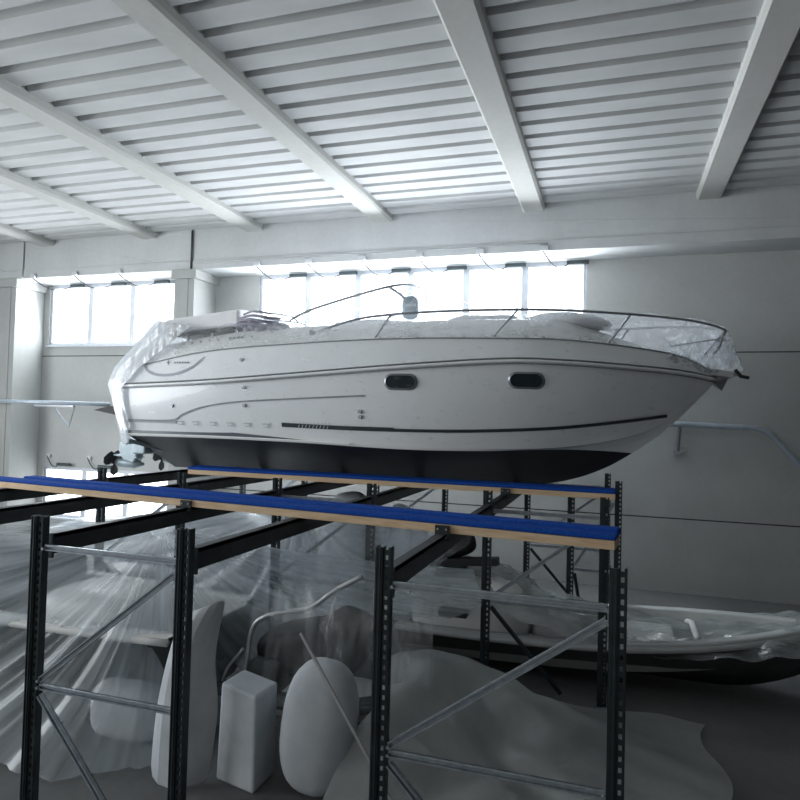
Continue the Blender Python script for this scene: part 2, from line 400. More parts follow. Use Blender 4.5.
# rails
def rail(a, b, name, label, bracket_x, w=.24, front=True):
    a = Vector(a); b = Vector(b); d = (b-a).normalized(); nrm = Vector((-d.y, d.x, 0))
    r = empty(name, tuple((a+b)/2), label, 'rail', 'blue topped support rails')
    def strip(p, q, o0, o1, z0, z1):
        m = MB(); vs = []
        for P in (p, q):
            for o_, z_ in ((o0, z0), (o1, z0), (o1, z1), (o0, z1)): vs.append(P + nrm*o_ + Vector((0, 0, z_)))
        return m.add(vs, [(0,1,2,3),(7,6,5,4),(0,4,5,1),(1,5,6,2),(2,6,7,3),(3,7,4,0)])
    strip(a, b, 0, w, .001, .058).build('plank', 'wood', r, bevel=.004)
    strip(a - d*.005, b + d*.008, -.008, w*.52, .059, .094).build('carpet_strip', 'blue', r, bevel=.012)
    if front:
        s = a.lerp(b, .272); strip(s, b + d*.006, w*.50, w+.01, .059, .112).build('carpet_strip', 'blue', r, bevel=.014)
    else: strip(a, b + d*.006, w*.50, w+.01, .059, .1).build('carpet_strip', 'blue', r, bevel=.012)
    for X in bracket_x:
        t = (X-a.x)/(b.x-a.x); P = a.lerp(b, t)
        m = MB().bar(P + Vector((-.05, -.02, 0.005)), P + Vector((.05, -.02, 0.005)), .016, .10)
        m.build('clamp_plate', 'beam', r)
        for sx in (-.03, .03):
            for sz in (-.025, .03): MB().tube([P + Vector((sx, -.040, sz)), P + Vector((sx, -.024, sz))], .007, 6).build('bolt', 'galv', r)
    return r
rail((-7.6, 5.17, ZBM+.001), (.015, 4.27, ZBM+.001), 'support_rail', 'long blue topped timber rail in front of the boat, nearest', (-3.34, -1.10))
rail((-5.15, 7.18, ZBM+.001), (.02, 7.12, ZBM+.001), 'support_rail', 'blue topped timber rail directly under the near side of the hull', (-1.10,), front=False)
rail((-5.9, 8.66, ZBM+.001), (-1.3, 8.62, ZBM+.001), 'support_rail', 'blue topped timber rail hidden behind the keel', (), front=False)

# ------------------------------------------------------------------ the motor yacht
boat = empty('motor_yacht', (-2.5, 8.0, 1.53), 'large white motor cruiser with black bottom resting on the blue topped racking', 'boat')
NS = 49
Rl = [(-5.98,6.92,2.63),(-4.67,6.78,2.68),(-3.39,6.74,2.77),(-2.2,6.74,2.86),(-1.14,6.85,2.93),(-.55,7.0,2.93),(.05,7.25,2.905),(.66,7.62,2.87),(1.06,7.985,2.82)]
Dl = [(-5.98,7.0,2.86),(-4.75,6.90,3.06),(-3.45,6.84,3.14),(-2.24,6.84,3.18),(-1.16,6.94,3.18),(-.56,7.1,3.18),(.04,7.36,3.14),(.66,7.7,3.06),(1.06,7.985,2.89)]
Cl = [(-5.95,7.02,2.02),(-4.69,6.95,2.03),(-3.46,6.92,2.02),(-2.25,6.95,1.99),(-1.38,7.08,2.0),(-.64,7.3,2.03),(-.02,7.58,2.13),(.47,7.82,2.31),(1.02,7.99,2.76)]
Wl = [(-5.95,7.035,1.995),(-4.69,6.965,2.005),(-3.46,6.935,1.995),(-2.25,6.965,1.965),(-1.38,7.10,1.975),(-.84,7.31,2.0),(-.46,7.55,2.01),(-.12,7.80,2.0),(.20,7.99,1.98)]
Kl = [(-5.95,8,1.535),(-4.9,8,1.535),(-3.7,8,1.535),(-2.5,8,1.535),(-1.6,8,1.535),(-.95,8,1.55),(-.46,8,1.65),(-.09,8,1.80),(.20,8,1.98)]
Sl = [(-5.95,7.035,1.995),(-4.69,6.965,2.005),(-3.46,6.935,1.995),(-2.25,6.965,1.965),(-1.38,7.10,1.975),(-.84,7.31,2.0),(-.2,7.7,2.08),(.35,7.9,2.18),(1.0,7.998,2.74)]
Tl = [(-5.90,7.15,3.12),(-4.44,7.15,3.33),(-3.5,7.15,3.38),(-2.35,7.15,3.41),(-1.45,7.25,3.43),(-.62,7.38,3.42),(-.17,7.55,3.30),(.3,7.72,3.15),(1.0,7.98,2.95)]
Sp = {k: spline(v, NS) for k, v in dict(R=Rl, D=Dl, C=Cl, W=Wl, K=Kl, T=Tl).items()}
for v in Sp.values():
    for p in v: p.y = min(p.y, 7.995)
stem = [(.20,8,1.98),(.54,8,2.27),(.8,8,2.50),(.97,8,2.68),(1.03,8,2.76)]
# lower topsides: between waterline and chine; past col ~29 the waterline ends on the stem, so use stem points
def sect(a, b, nseg, bulge=0):
    rows = []
    for i in range(nseg+1):
        t = i/nseg; rows.append([a[j].lerp(b[j], t) + Vector((0, bulge*math.sin(math.pi*t)*min(1, abs(8-a[j].y)*2), 0)) for j in range(NS)])
    return rows
def both(name, rows, mat, parent, smooth=True, thick=0):
    m = MB().grid(rows)
    m.grid([mirror(r) for r in rows], True)
    return m.build(name, mat, parent, smooth=smooth, thick=thick)
bot = sect(Sp['K'], Sp['W'], 6, .0)
Wfull = Sp['W']
# antifouling mesh + transom part
m = MB().grid(bot); m.grid([mirror(r) for r in bot], True)
m.build('bottom', 'anti', boat, smooth=True)
m = MB(); ln = [p+Vector((0, -.016, .0)) for p in Sp['C'][:16]]; m.tube(ln, .010, 6); m.build('spray_rail', 'gel', boat)
# band between bottom and chine : wedge of hull up to the chine
St = spline([Wl[0], Wl[1], Wl[2], Wl[3], Wl[4], (-.84,7.31,2.0), (-.46,7.55,2.01), (-.12,7.8,2.0), (.2,7.995,1.98)], NS)
band = sect(St, Sp['C'], 4, 0)
# the forward part of that band ends on the stem line
for i, row in enumerate(band):
    t = i/4; row[-1] = Vector((lerp(.2, 1.02, t**.8), 7.995, lerp(1.98, 2.76, t)))
both('lower_hull', band, 'gel', boat)
top = sect(Sp['C'], Sp['R'], 6, -.03)
both('topsides', top, 'gel', boat)
# dark reflective band at the stern quarter
m = MB(); a = Sp['C']; 
rows = [[a[j] + Vector((0, -.012, .0)) for j in range(0, 14)], [a[j] + Vector((0, -.022, .13*(1-j/13.0)+.003)) for j in range(0, 14)]]
m.grid(rows).build('boot_band', 'antib', boat)
# rub rail
m = MB()
ln = [p + Vector((0, -.02, .0)) for p in Sp['R']]; m.tube(ln, .018, 8); m.tube(mirror(ln), .018, 8)
m.build('rub_rail', 'gel', boat, smooth=True)
m = MB()
for dz in (.03, -.028):
    ln = [p + Vector((0, -.022, dz)) for p in Sp['R']]; m.tube(ln, .007, 6); m.tube(mirror(ln), .007, 6)
m.build('rub_rail_groove', 'groove', boat, smooth=True)
side = sect([p + Vector((0, 0, .03)) for p in Sp['R']], Sp['D'], 3, 0)
both('upper_side', side, 'gel', boat)
m = MB(); ln = [p + Vector((0, -.008, 0)) for p in Sp['D']]; m.tube(ln, .008, 6); m.tube(mirror(ln), .008, 6)
m.build('toe_rail', 'groove', boat, smooth=True)
both('coaming', sect(Sp['D'], Sp['T'], 3, 0), 'gel2', boat)
crown = []
for i in range(5):
    t = i/4
    crown.append([Vector((p.x, lerp(p.y, 8.0, t), p.z + .09*math.sin(math.pi/2*t)*min(1, (8-p.y)*1.6))) for p in Sp['T']])
both('deck', crown, 'gel2', boat)
# transom
ks = [Sp[q][0] for q in 'KWCRDT']; ks2 = mirror(ks)
m = MB(); o0 = len(m.v); m.add(ks + ks2[::-1][:-1], [tuple(range(11))]); m.build('transom', 'gel', boat)
# swim platform
m = MB()
pl = [(-5.95, 7.05), (-6.22, 7.12), (-6.36, 7.4), (-6.38, 8.0), (-6.36, 8.6), (-6.22, 8.88), (-5.95, 8.95)]
nn_ = len(pl)
m.add([(x, y_, 2.55) for x, y_ in pl] + [(x, y_, 2.72) for x, y_ in pl],
      [tuple(range(nn_)), tuple(range(nn_, 2*nn_))[::-1]] + [(i, (i+1) % nn_, nn_+(i+1) % nn_, nn_+i) for i in range(nn_)])
m.build('swim_platform', 'gel', boat, bevel=.03)
# stripe and grooves on the near and far topsides
def on_side(X, Z):
    """y of the near topside at X,Z"""
    best = None
    Cc, Rr = Sp['C'], Sp['R']
    def at(L, X):
        for i in range(len(L)-1):
            if L[i].x <= X <= L[i+1].x:
                t = (X-L[i].x)/(L[i+1].x-L[i].x); return L[i].lerp(L[i+1], t)
        return L[-1] if X > L[-1].x else L[0]
    c, r_ = at(Cc, X), at(Rr, X); dd = at(Sp['D'], X)
    if Z <= r_.z:
        t = (Z-c.z)/(r_.z-c.z); return lerp(c.y, r_.y, t) - .03*math.sin(math.pi*max(0, min(1, t)))
    t = min(1, (Z-r_.z)/(dd.z-r_.z)); return lerp(r_.y, dd.y, t)
def side_ribbon(pts, hw, name, mat, off=.012, n=40, both_sides=True, taper=False):
    L = spline([(a, 0, b) for a, b in pts], n); up = []; dn = []
    for i, p in enumerate(L):
        h = hw*(math.sin(math.pi*(i+.6)/(n+.2))**.5 if taper else 1)
        q = L[min(i+1, n-1)] - L[max(i-1, 0)]; q.normalize(); nx, nz = -q.z*h, q.x*h
        up.append((p.x+nx, on_side(p.x+nx, p.z+nz)-off, p.z+nz)); dn.append((p.x-nx, on_side(p.x-nx, p.z-nz)-off, p.z-nz))
    m = MB().grid([dn, up])
    if both_sides: m.grid([mirror([Vector(p) for p in r_]) for r_ in (dn, up)], True)
    return m.build(name, mat, boat)
side_ribbon([(-3.66,2.19),(-2.81,2.175),(-1.8,2.18),(-1.16,2.205),(-.55,2.25),(.06,2.33),(.55,2.41)], .017, 'pin_stripe', 'stripe')
side_ribbon([(-3.66,2.20),(-3.3,2.19),(-2.9,2.183),(-2.3,2.18)], .023, 'pin_stripe', 'stripe', .013, taper=False)
side_ribbon([(-5.95,2.2),(-5.23,2.21),(-5.02,2.29),(-4.72,2.38),(-4.23,2.45),(-3.44,2.50),(-2.62,2.545)], .009, 'moulded_crease', 'groove')
side_ribbon([(-5.95,2.185),(-5.6,2.19),(-5.15,2.19)], .017, 'moulded_crease', 'faint', .011)
side_ribbon([(-5.70,2.98),(-5.68,2.88),(-5.58,2.81),(-5.40,2.77),(-5.15,2.78),(-4.92,2.86),(-4.80,2.95),(-4.75,3.0)], .016, 'swoosh_emblem', 'faint', .014, taper=True)
m = MB()
def mark(X, Z, w, h):
    y_ = on_side(X, Z)-.014; m.add([(X-w/2,y_,Z-h/2),(X+w/2,y_,Z-h/2),(X+w/2,y_,Z+h/2),(X-w/2,y_,Z+h/2)], [(0,1,2,3)])
mark(-5.3, 2.93, .012, .07); mark(-5.3, 2.93, .04, .018)
for i in range(6): mark(-5.19+.042*i, 2.925, .028, .022)
m.build('maker_lettering', 'groove', boat)
m = MB()
for i, X in enumerate((-5.08, -4.85, -4.6, -4.36, -4.12, -3.87)):
    y_ = 0; mark(X, 2.20, .09, .012); mark(X, 2.165, .07, .010); mark(X+.03, 2.18, .014, .04)
m.build('model_lettering', 'faint', boat)
m = MB()
for i in range(9):
    X = -3.45+i*.045; y_ = on_side(X, 2.19)-.018
    m.add([(X,y_,2.165),(X+.008,y_,2.165),(X+.034,y_,2.235),(X+.026,y_,2.235)], [(0,1,2,3)])
m.build('registration_marks', 'plastic', boat)
# row of small letters on the coaming
m = MB()
def cmark(X, Z, w, h):
    y_ = 7.04; m.add([(X-w/2,y_-.012,Z-h/2),(X+w/2,y_-.012,Z-h/2),(X+w/2,y_,Z+h/2),(X-w/2,y_,Z+h/2)], [(0,1,2,3)])
for i in range(5): cmark(-5.17+.125*i, 3.175+.012*i, .035, .028)
for i in range(4): cmark(-4.50+.055*i, 3.235+.005*i, .04, .03)
cmark(-4.2, 3.25, .03, .03)
m.build('coaming_lettering', 'groove', boat)
# through hull fittings
for X, Z in ((-5.18,2.39),(-4.12,2.62),(-4.13,2.41),(-2.68,2.31),(-2.68,2.37),(-4.2,2.95)):
    y_ = on_side(X, Z); MB().tube([(X, y_+.02, Z), (X, y_-.02, Z)], .022, 10).build('through_hull', 'railgrey', boat, smooth=False)
MB().tube([(-3.38, 7.02, 3.28), (-3.38, 6.98, 3.28)], .035, 10).build('through_hull', 'railgrey', boat)
# portholes
def stadium(cx, cz, hw, hh, off, n=8):
    pts = []
    for k in range(2*n+2):
        s = 1 if k <= n else -1
        a = -math.pi/2 + math.pi*(k if k <= n else k-n-1)/n
        if s > 0: px, pz = hw-hh+math.cos(a)*hh, math.sin(a)*hh
        else: px, pz = -(hw-hh)-math.cos(a)*hh, -math.sin(a)*hh
        X, Z = cx+px, cz+pz; pts.append((X, on_side(X, Z)-off, Z))
    return pts
for cx, cz in ((-2.2, 2.70), (-.88, 2.735)):
    o_, i_ = stadium(cx, cz, .180, .082, .018), stadium(cx, cz, .162, .068, .026)
    nn_ = len(o_); m = MB(); w_ = stadium(cx, cz, .19, .09, .002)
    m.add(w_+o_+i_, [(i, (i+1) % nn_, nn_+(i+1) % nn_, nn_+i) for i in range(nn_)] + [(nn_+i, nn_+(i+1) % nn_, 2*nn_+(i+1) % nn_, 2*nn_+i) for i in range(nn_)])
    pf = m.build('porthole_frame', 'railgrey', boat, smooth=True)
    g = stadium(cx, cz, .163, .069, .022)
    MB().add(g, [tuple(range(nn_))]).build('porthole_glass', 'dglass', pf)
# bow rail
rl = [(-3.26,6.95,3.30),(-2.8,6.9,3.41),(-2.39,6.9,3.455),(-1.88,6.92,3.48),(-1.18,7.0,3.495),(-.57,7.15,3.50),(.16,7.45,3.485),(.66,7.7,3.46),(.98,7.88,3.42),(1.14,7.96,3.37)]
rs = spline(rl, 50); full = rs + mirror(rs)[::-1]
MB().tube(full, .014, 8).build('bow_rail', 'railgrey', boat, smooth=True)
for tx, bx in (((-2.38,6.9,3.45),(-2.55,6.87,3.19)), ((-1.0,7.03,3.49),(-1.25,6.96,3.19)), ((.15,7.44,3.485),(-.08,7.34,3.15)), ((1.14,7.96,3.36),(.88,7.85,3.04))):
    for mir in (0, 1):
        p = [Vector(tx), Vector(bx)]; p = mirror(p) if mir else p
        MB().tube(p, .011, 6).build('stanchion', 'railgrey', boat, smooth=True)
MB().tube([(.55,7.65,3.16),(1.0,7.85,3.25),(1.15,8.0,3.26),(1.0,8.15,3.25),(.55,8.35,3.16)], .008, 6).build('lower_rail', 'railgrey', boat, smooth=True)
# bow roller and anchor
m = MB(); m.bar((.9, 8, 2.90), (1.22, 8, 2.86), .16, .03); m.bar((.95,7.93,2.93),(1.22,7.93,2.88),.012,.05); m.bar((.95,8.07,2.93),(1.22,8.07,2.88),.012,.05)
m.build('bow_roller', 'stain', boat)
ar = MB(); ar.bar((1.0, 8, 2.80), (1.30, 8, 2.90), .03, .045)
ar.add([(1.02,7.9,2.78),(1.02,8.1,2.78),(1.12,8,2.70),(1.18,8,2.84),(1.22,7.96,2.86),(1.22,8.04,2.86)], [(0,2,3),(1,3,2),(0,3,4),(1,5,3),(0,1,2)])
ar.build('anchor', 'railgrey', boat)
MB().tube([(1.24,7.93,2.93),(1.30,7.95,2.86),(1.38,8,2.85)], .02, 6).build('anchor_shackle', 'rubber', boat)
# windscreen
wt = spline([(-3.75,7.12,3.45),(-3.5,7.17,3.58),(-3.0,7.25,3.74),(-2.55,7.32,3.86),(-2.40,7.6,3.93),(-2.33,8.0,3.96)], 24); wt = wt + mirror(wt)[::-1][1:]
wb = spline([(-3.75,7.12,3.42),(-3.3,7.16,3.42),(-2.8,7.2,3.45),(-2.15,7.3,3.47),(-1.75,7.6,3.50),(-1.65,8.0,3.52)], 24); wb = wb + mirror(wb)[::-1][1:]
MB().tube(wt, .016, 8).build('windscreen_frame', 'stain', boat, smooth=True)
gm = film('windscreen_glass', .05, .16, 3)
MB().grid([wb, wt]).build('windscreen_glass', gm, boat, smooth=True)
MB().tube([(-2.55,7.32,3.85),(-2.44,7.42,3.78),(-2.36,7.5,3.68)], .017, 8).build('windscreen_strut', 'railgrey', boat, smooth=True)
m = MB(); m.ell((-2.34,7.5,3.63), (.10,.07,.14), fn=lambda p: Vector((math.copysign(abs(p.x)**.6, p.x), math.copysign(abs(p.y)**.6, p.y), math.copysign(abs(p.z)**.6, p.z))))
m.build('search_light', 'drive', boat, smooth=True)
# cockpit hood slab over the stern
m = MB(); ycs = [7.12, 7.3, 7.6, 8.0, 8.4, 8.7, 8.88]; up = []; dn = []
for k_, yy in enumerate(ycs):
    hump = .05*math.cos((k_-3)/3*1.3)
    up.append([(-5.66,yy,3.42+hump),(-5.5,yy,3.49+hump),(-5.0,yy,3.54+hump),(-4.45,yy,3.60+hump)])
    dn.append([(-5.66,yy,3.33),(-5.5,yy,3.31),(-5.0,yy,3.36),(-4.45,yy,3.40)])
m.grid(up); m.grid(dn, True)
for rr in ((up[0], dn[0]), (up[-1], dn[-1])): m.grid(list(rr))
m.grid([[r_[0] for r_ in up], [r_[0] for r_ in dn]]); m.grid([[r_[-1] for r_ in up], [r_[-1] for r_ in dn]])
m.build('cockpit_hood', 'hood', boat, bevel=.03)
MB().bar((-5.45,7.14,3.28), (-4.5,7.12,3.375), .05, .028).build('hood_rail', 'rubber', boat)
for i in range(3):
    MB().tube([(-5.2+.35*i, 7.16, 3.2), (-5.2+.35*i, 7.16, 3.33+.03*i)], .016, 6).build('hood_stay', 'stain', boat)
m = MB()
for i in range(4):
    z = 3.40+.05*i; x0 = -4.50+.03*i
    m.tube(spline([(x0,7.12+.02*i,z),(x0+.2,7.08,z+.02),(x0+.42,7.1,z-.01),(x0+.50,7.25,z)], 12), .022-.003*i, 7)
m.build('folded_bimini_frame', 'mauve', boat, smooth=True)
m = MB()
for i in range(7):
    m.ell((-4.42+.09*i, 7.2+.03*math.sin(i*2), 3.40+.02*math.cos(i*3)-.005*i), (.10,.12,.055+.02*math.sin(i)), n=10, m=6)
m.build('folded_bimini_canvas', 'mauve', boat, smooth=True)
m = MB()
for i in range(2): m.tube([(-4.2,7.1+.2*i,3.56-.05*i),(-3.7,7.1+.2*i,3.50-.05*i),(-3.62,7.12+.2*i,3.42)], .009, 6)
m.build('bimini_tube', 'stain', boat, smooth=True)
# seats / sun pad humps on deck
def blob(c, r_, name, mat, rot=0, seed=0, amp=.1, parent=None):
    rnd = random.Random(seed); ph = [rnd.uniform(0, 6) for _ in range(6)]
    def fn(p):
        k_ = 1 + amp*(math.sin(p.x*3+ph[0])*math.sin(p.y*3+ph[1])+.6*math.sin(p.z*4+ph[2])+.4*math.sin(7*p.x+5*p.y+ph[3]))
        return Vector((math.copysign(abs(p.x)**.8, p.x), math.copysign(abs(p.y)**.8, p.y), p.z))*k_
    return MB().ell(c, r_, Matrix.Rotation(rot, 3, 'Z'), 28, 18, fn).build(name, mat, parent, smooth=True)
blob((-.62, 7.75, 3.44), (.55, .32, .11), 'sun_pad', 'canvas', seed=3, parent=boat)
blob((-1.5, 7.8, 3.46), (.5, .32, .09), 'sun_pad', 'canvas', seed=5, parent=boat)
blob((-2.9, 8.0, 3.45), (.5, .5, .12), 'dashboard', 'gel2', seed=8, parent=boat)
# stern drives
for cy, s in ((7.45, 1), (8.45, 1)):
    d_ = MB()
    d_.box(-6.16, -5.95, cy-.11, cy+.11, 1.74, 2.12)
    d_.build('drive_bracket', 'drive', boat, bevel=.02)
    d_ = MB()
    prof_ = [(-6.12,1.94),(-6.32,1.96),(-6.42,1.86),(-6.40,1.74),(-6.34,1.64),(-6.16,1.60),(-6.10,1.72)]
    nn_ = len(prof_)
    d_.add([(x,cy-.075,z) for x,z in prof_]+[(x,cy+.075,z) for x,z in prof_], [tuple(range(nn_)), tuple(range(nn_,2*nn_))[::-1]]+[(i,(i+1)%nn_,nn_+(i+1)%nn_,nn_+i) for i in range(nn_)])
    leg = d_.build('drive_leg', 'drive', boat, bevel=.025)
    MB().tube([(-6.05,cy,1.60),(-6.2,cy,1.6),(-6.42,cy,1.61),(-6.5,cy,1.61)], [.02,.07,.065,.04], 10).build('gearcase', 'drive', leg, smooth=True)
    MB().bar((-6.10,cy,1.69),(-6.48,cy,1.71), .17, .016).build('cavitation_plate', 'drive', leg)
    p_ = MB().tube([(-6.49,cy,1.61),(-6.60,cy,1.61)], [.04,.025], 8)
    for b_ in range(3):
        a_ = b_*2*math.pi/3+.5; rad = Vector((0, math.cos(a_), math.sin(a_))); tan_ = Vector((0, -math.sin(a_), math.cos(a_))); c_ = Vector((-6.54,cy,1.61))
        ring = []
        for u_, wdt, tw in ((.02,.045,.6),(.09,.09,.45),(.15,.085,.35),(.185,.03,.3)):
            ring.append([c_+rad*u_-tan_*wdt+Vector((tw*.06,0,0)), c_+rad*u_+tan_*wdt*1.1-Vector((tw*.06,0,0))])
        p_.grid(ring)
    p_.build('propeller', 'rubber', leg, thick=.008)
MB().bar((-5.93,7.3,1.90), (-6.12,7.3,1.88), .3, .015).build('trim_tab', 'steel', boat)
MB().bar((-6.0,7.08,1.93), (-5.75,7.5,1.80), .05, .05).build('exhaust_pipe', 'drive', boat)

# ------------------------------------------------------------------ film over the yacht
wr = random.Random(2)
def crumple(rows, a=.01, seed=1):
    q = random.Random(seed); ph = [q.uniform(0, 6.28) for _ in range(8)]; out = []
    for i, r_ in enumerate(rows):
        out.append([Vector(p) + Vector((0, a*math.sin(7*p[0]+ph[0]+3*i)+.6*a*math.sin(17*p[0]+ph[1]-2*i), a*math.sin(9*p[0]+ph[2]+i)+.5*a*math.sin(23*p[0]+ph[3]+1.7*i))) for p in r_])
    return out
NF = 60
def resamp(L, n): return spline(L, n)
cv = [(-5.72,7.05,3.34),(-4.9,7.0,3.36),(-4.2,6.98,3.38),(-3.26,6.95,3.33),(-2.8,6.9,3.41),(-2.39,6.9,3.455),(-1.88,6.92,3.48),(-1.18,7.0,3.495),(-.57,7.15,3.50),(.16,7.45,3.485),(.66,7.7,3.46),(1.13,7.97,3.37)]
ctop = [(-5.72,8,3.52),(-4.9,8,3.62),(-4.2,8,3.66),(-3.26,8,3.76),(-2.8,8,3.88),(-2.39,8,3.98),(-1.88,8,3.82),(-1.18,8,3.62),(-.57,8,3.58),(.16,8,3.52),(.66,8,3.48),(1.14,8,3.38)]
A_, B_ = resamp(cv, NF), resamp(ctop, NF)
Dd = []
for p in A_:
    x_ = p.x; y_ = on_side(min(x_, 1.0), 5); 
    zz = [q for q in Sp['D'] if q.x >= x_]; zd = zz[0].z if zz else 2.95
    Dd.append(Vector((x_, min(y_, 7.97)-.015, zd+.005)))
low = [[Dd[j].lerp(A_[j], t) for j in range(NF)] for t in (0, .35, .7, 1)]
hi = [[A_[j].lerp(B_[j], t)+Vector((0, 0, .04*math.sin(math.pi*t))) for j in range(NF)] for t in (.25, .5, .75, 1)]
rows = crumple(low[:-1], .006, 4) + [low[-1]] + crumple(hi, .015, 5)
rows2 = [mirror(r_) for r_ in rows]
cover = empty('plastic_cover', (-2.3, 8, 2.9), 'clear stretch film wrapped over the deck, rails and stern of the big white boat', 'plastic wrap')
m = MB().grid(rows); m.grid(rows2[::-1], True); m.build('deck_film', 'film_boat', cover, smooth=True)
# tight film on topsides
fr_ = []
for t in (0, .2, .4, .6, .8, 1):
    fr_.append([Sp['C'][j].lerp(Sp['R'][j], t)+Vector((0, -.052-.03*math.sin(math.pi*t), .05*(1-t))) for j in range(0, 46)])
fr_.append([Sp['D'][j]+Vector((0, -.035, 0)) for j in range(46)])
MB().grid(crumple(fr_, .004, 9)).build('hull_film', 'film_side', cover, smooth=True)
# bow bag, pulled from the rail to the anchor
bag = []
ts = [i/14 for i in range(15)]
q = random.Random(11)
def fan(src, dst, n, amp, seed):
    q = random.Random(seed); rows = []
    for i in range(n+1):
        t = i/n; rows.append([Vector(a).lerp(Vector(b), t) + Vector((0, amp*math.sin(math.pi*t)*q.uniform(-1, 1), amp*math.sin(math.pi*t)*q.uniform(-.6, .6))) for a, b in zip(src, dst)])
    return rows
srcn = spline([(.45,7.6,3.16),(.75,7.70,3.30),(1.0,7.86,3.36),(1.15,7.97,3.37),(1.17,8.03,3.37)], 22)
dstn = spline([(.62,7.62,2.93),(.85,7.80,2.90),(1.05,7.92,2.88),(1.25,7.95,2.90),(1.34,8.0,2.93)], 22)
rn_ = fan(srcn, dstn, 12, .045, 12)
m = MB().grid(rn_); m.grid([mirror(r_) for r_ in rn_], True); m.build('bow_film', 'film_bow', cover, smooth=True)
tw = MB()
for i in range(5):
    p0 = Vector((.95+.04*i, 7.84+.03*i, 3.0+.05*i)); tw.tube([p0, Vector((1.08,7.93,3.2)), Vector((1.15,7.97,3.36))], [.012,.02,.008], 6)
tw.build('twisted_film', 'film_bow', cover, smooth=True)
# stern drape
top_ = spline([(-5.05,7.0,3.40),(-5.50,7.0,3.46),(-5.72,7.3,3.52),(-5.75,8,3.5),(-5.72,8.7,3.46)], 26)
mid_ = spline([(-5.75,6.90,2.86),(-6.15,6.98,2.88),(-6.38,7.35,2.85),(-6.42,8,2.82),(-6.35,8.7,2.8)], 26)
mi2_ = spline([(-5.95,6.86,2.6),(-6.26,6.98,2.66),(-6.45,7.35,2.6),(-6.48,8,2.6),(-6.4,8.7,2.6)], 26)
bo_ = spline([(-5.85,6.93,2.12),(-6.0,6.95,2.0),(-6.08,7.15,1.85),(-6.12,7.25,2.2),(-6.15,7.6,2.3)], 26)
rws = []
for A, B, nn_ in ((top_, mid_, 5), (mid_, mi2_, 3), (mi2_, bo_, 6)):
    for i in range(nn_): rws.append([A[j].lerp(B[j], i/nn_) for j in range(26)])
rws.append(bo_)
q = random.Random(3)
rws = [[p+Vector((.012*math.sin(j*1.3+i*.4), .015*math.sin(j*1.9+i*.5), 0)) for j, p in enumerate(r_)] for i, r_ in enumerate(rws)]
MB().grid(rws).build('stern_film', 'film_stern', cover, smooth=True)

# ------------------------------------------------------------------ lower level
def small_boat(name, label, x0, x1, yc, hb, zg, zk, hullmat, deckmat, bowdir=1, sheer=.08, cat='boat', ang=0):
    r = empty(name, ((x0+x1)/2, yc, 0), label, cat)
    n = 25; G, K_, Ch, In = [], [], [], []
    for i in range(n):
        t = i/(n-1); X = lerp(x0, x1, t) if bowdir > 0 else lerp(x1, x0, t)
        b = hb*(.82+.18*math.sin(min(1, t*1.6)*math.pi/2))*(1-max(0, (t-.45)/.55)**2.4); b = max(b, .012)
        z = zg + sheer*t*t
        G.append(Vector((X, yc-b, z))); K_.append(Vector((X-(.35*bowdir)*max(0, t-.7)*2, yc, zk+(zg-zk)*.7*max(0, (t-.75)/.25)**2)))
        Ch.append(Vector((X-(.15*bowdir)*max(0, t-.7)*2, yc-b*.78, lerp(zk, z, .42+.2*t))))
        In.append(Vector((X-(.10*bowdir)*t, yc-max(b-.13, .004), z-.03)))
    Fl = [Vector((p.x, p.y, max(zk+.05, p.z-.22))) for p in In]
    Ce = [Vector((p.x, yc, p.z)) for p in Fl]
    mr = lambda L: mirror(L, yc)
    m = MB()
    for rows in ([K_, Ch, G],): m.grid(rows); m.grid([mr(a) for a in rows], True)
    m.add([K_[0], Ch[0], G[0], mr(G)[0], mr(Ch)[0]], [(0,1,2,3,4)])
    m.build('hull', hullmat, r, smooth=True)
    m = MB()
    Gu = [p+Vector((0, -.02, .035)) for p in G]; Iu = [p+Vector((0, 0, .06)) for p in In]
    m.grid([G, Gu, Iu, Fl, Ce]); m.grid([mr(a) for a in (G, Gu, Iu, Fl, Ce)], True)
    m.build('deck', deckmat, r, smooth=True)
    m = MB(); l_ = [p+Vector((0, -.02, .0)) for p in G]; m.tube(l_, .03, 8); m.tube(mr(l_), .03, 8)
    m.build('gunwale', deckmat, r, smooth=True)
    return r
def outboard(parent, c, s=1, mat='cushion', yaw=0):
    c = Vector(c)
    sq = lambda p: Vector((math.copysign(abs(p.x)**.6, p.x), math.copysign(abs(p.y)**.6, p.y), math.copysign(abs(p.z)**.7, p.z)*(1.0 if p.z > 0 else .8)))
    Rm = Matrix.Rotation(yaw, 3, 'Z') @ Matrix.Rotation(-.25, 3, 'Y')
    cw = MB().ell(c+Vector((0, 0, .05*s)), (.30*s, .17*s, .17*s), Rm, 20, 12, sq).build('outboard_cowling', mat, parent, smooth=True)
    MB().tube([c+Rm@Vector((-.05*s,0,-.1*s)), c+Rm@Vector((-.07*s,0,-.45*s))], [.09*s,.05*s], 8).build('outboard_leg', mat, parent, smooth=True)
    MB().box(c.x-.02*s, c.x+.2*s, c.y-.1*s, c.y+.1*s, c.z-.2*s, c.z-.08*s).build('clamp_bracket', 'steel', parent, bevel=.01)

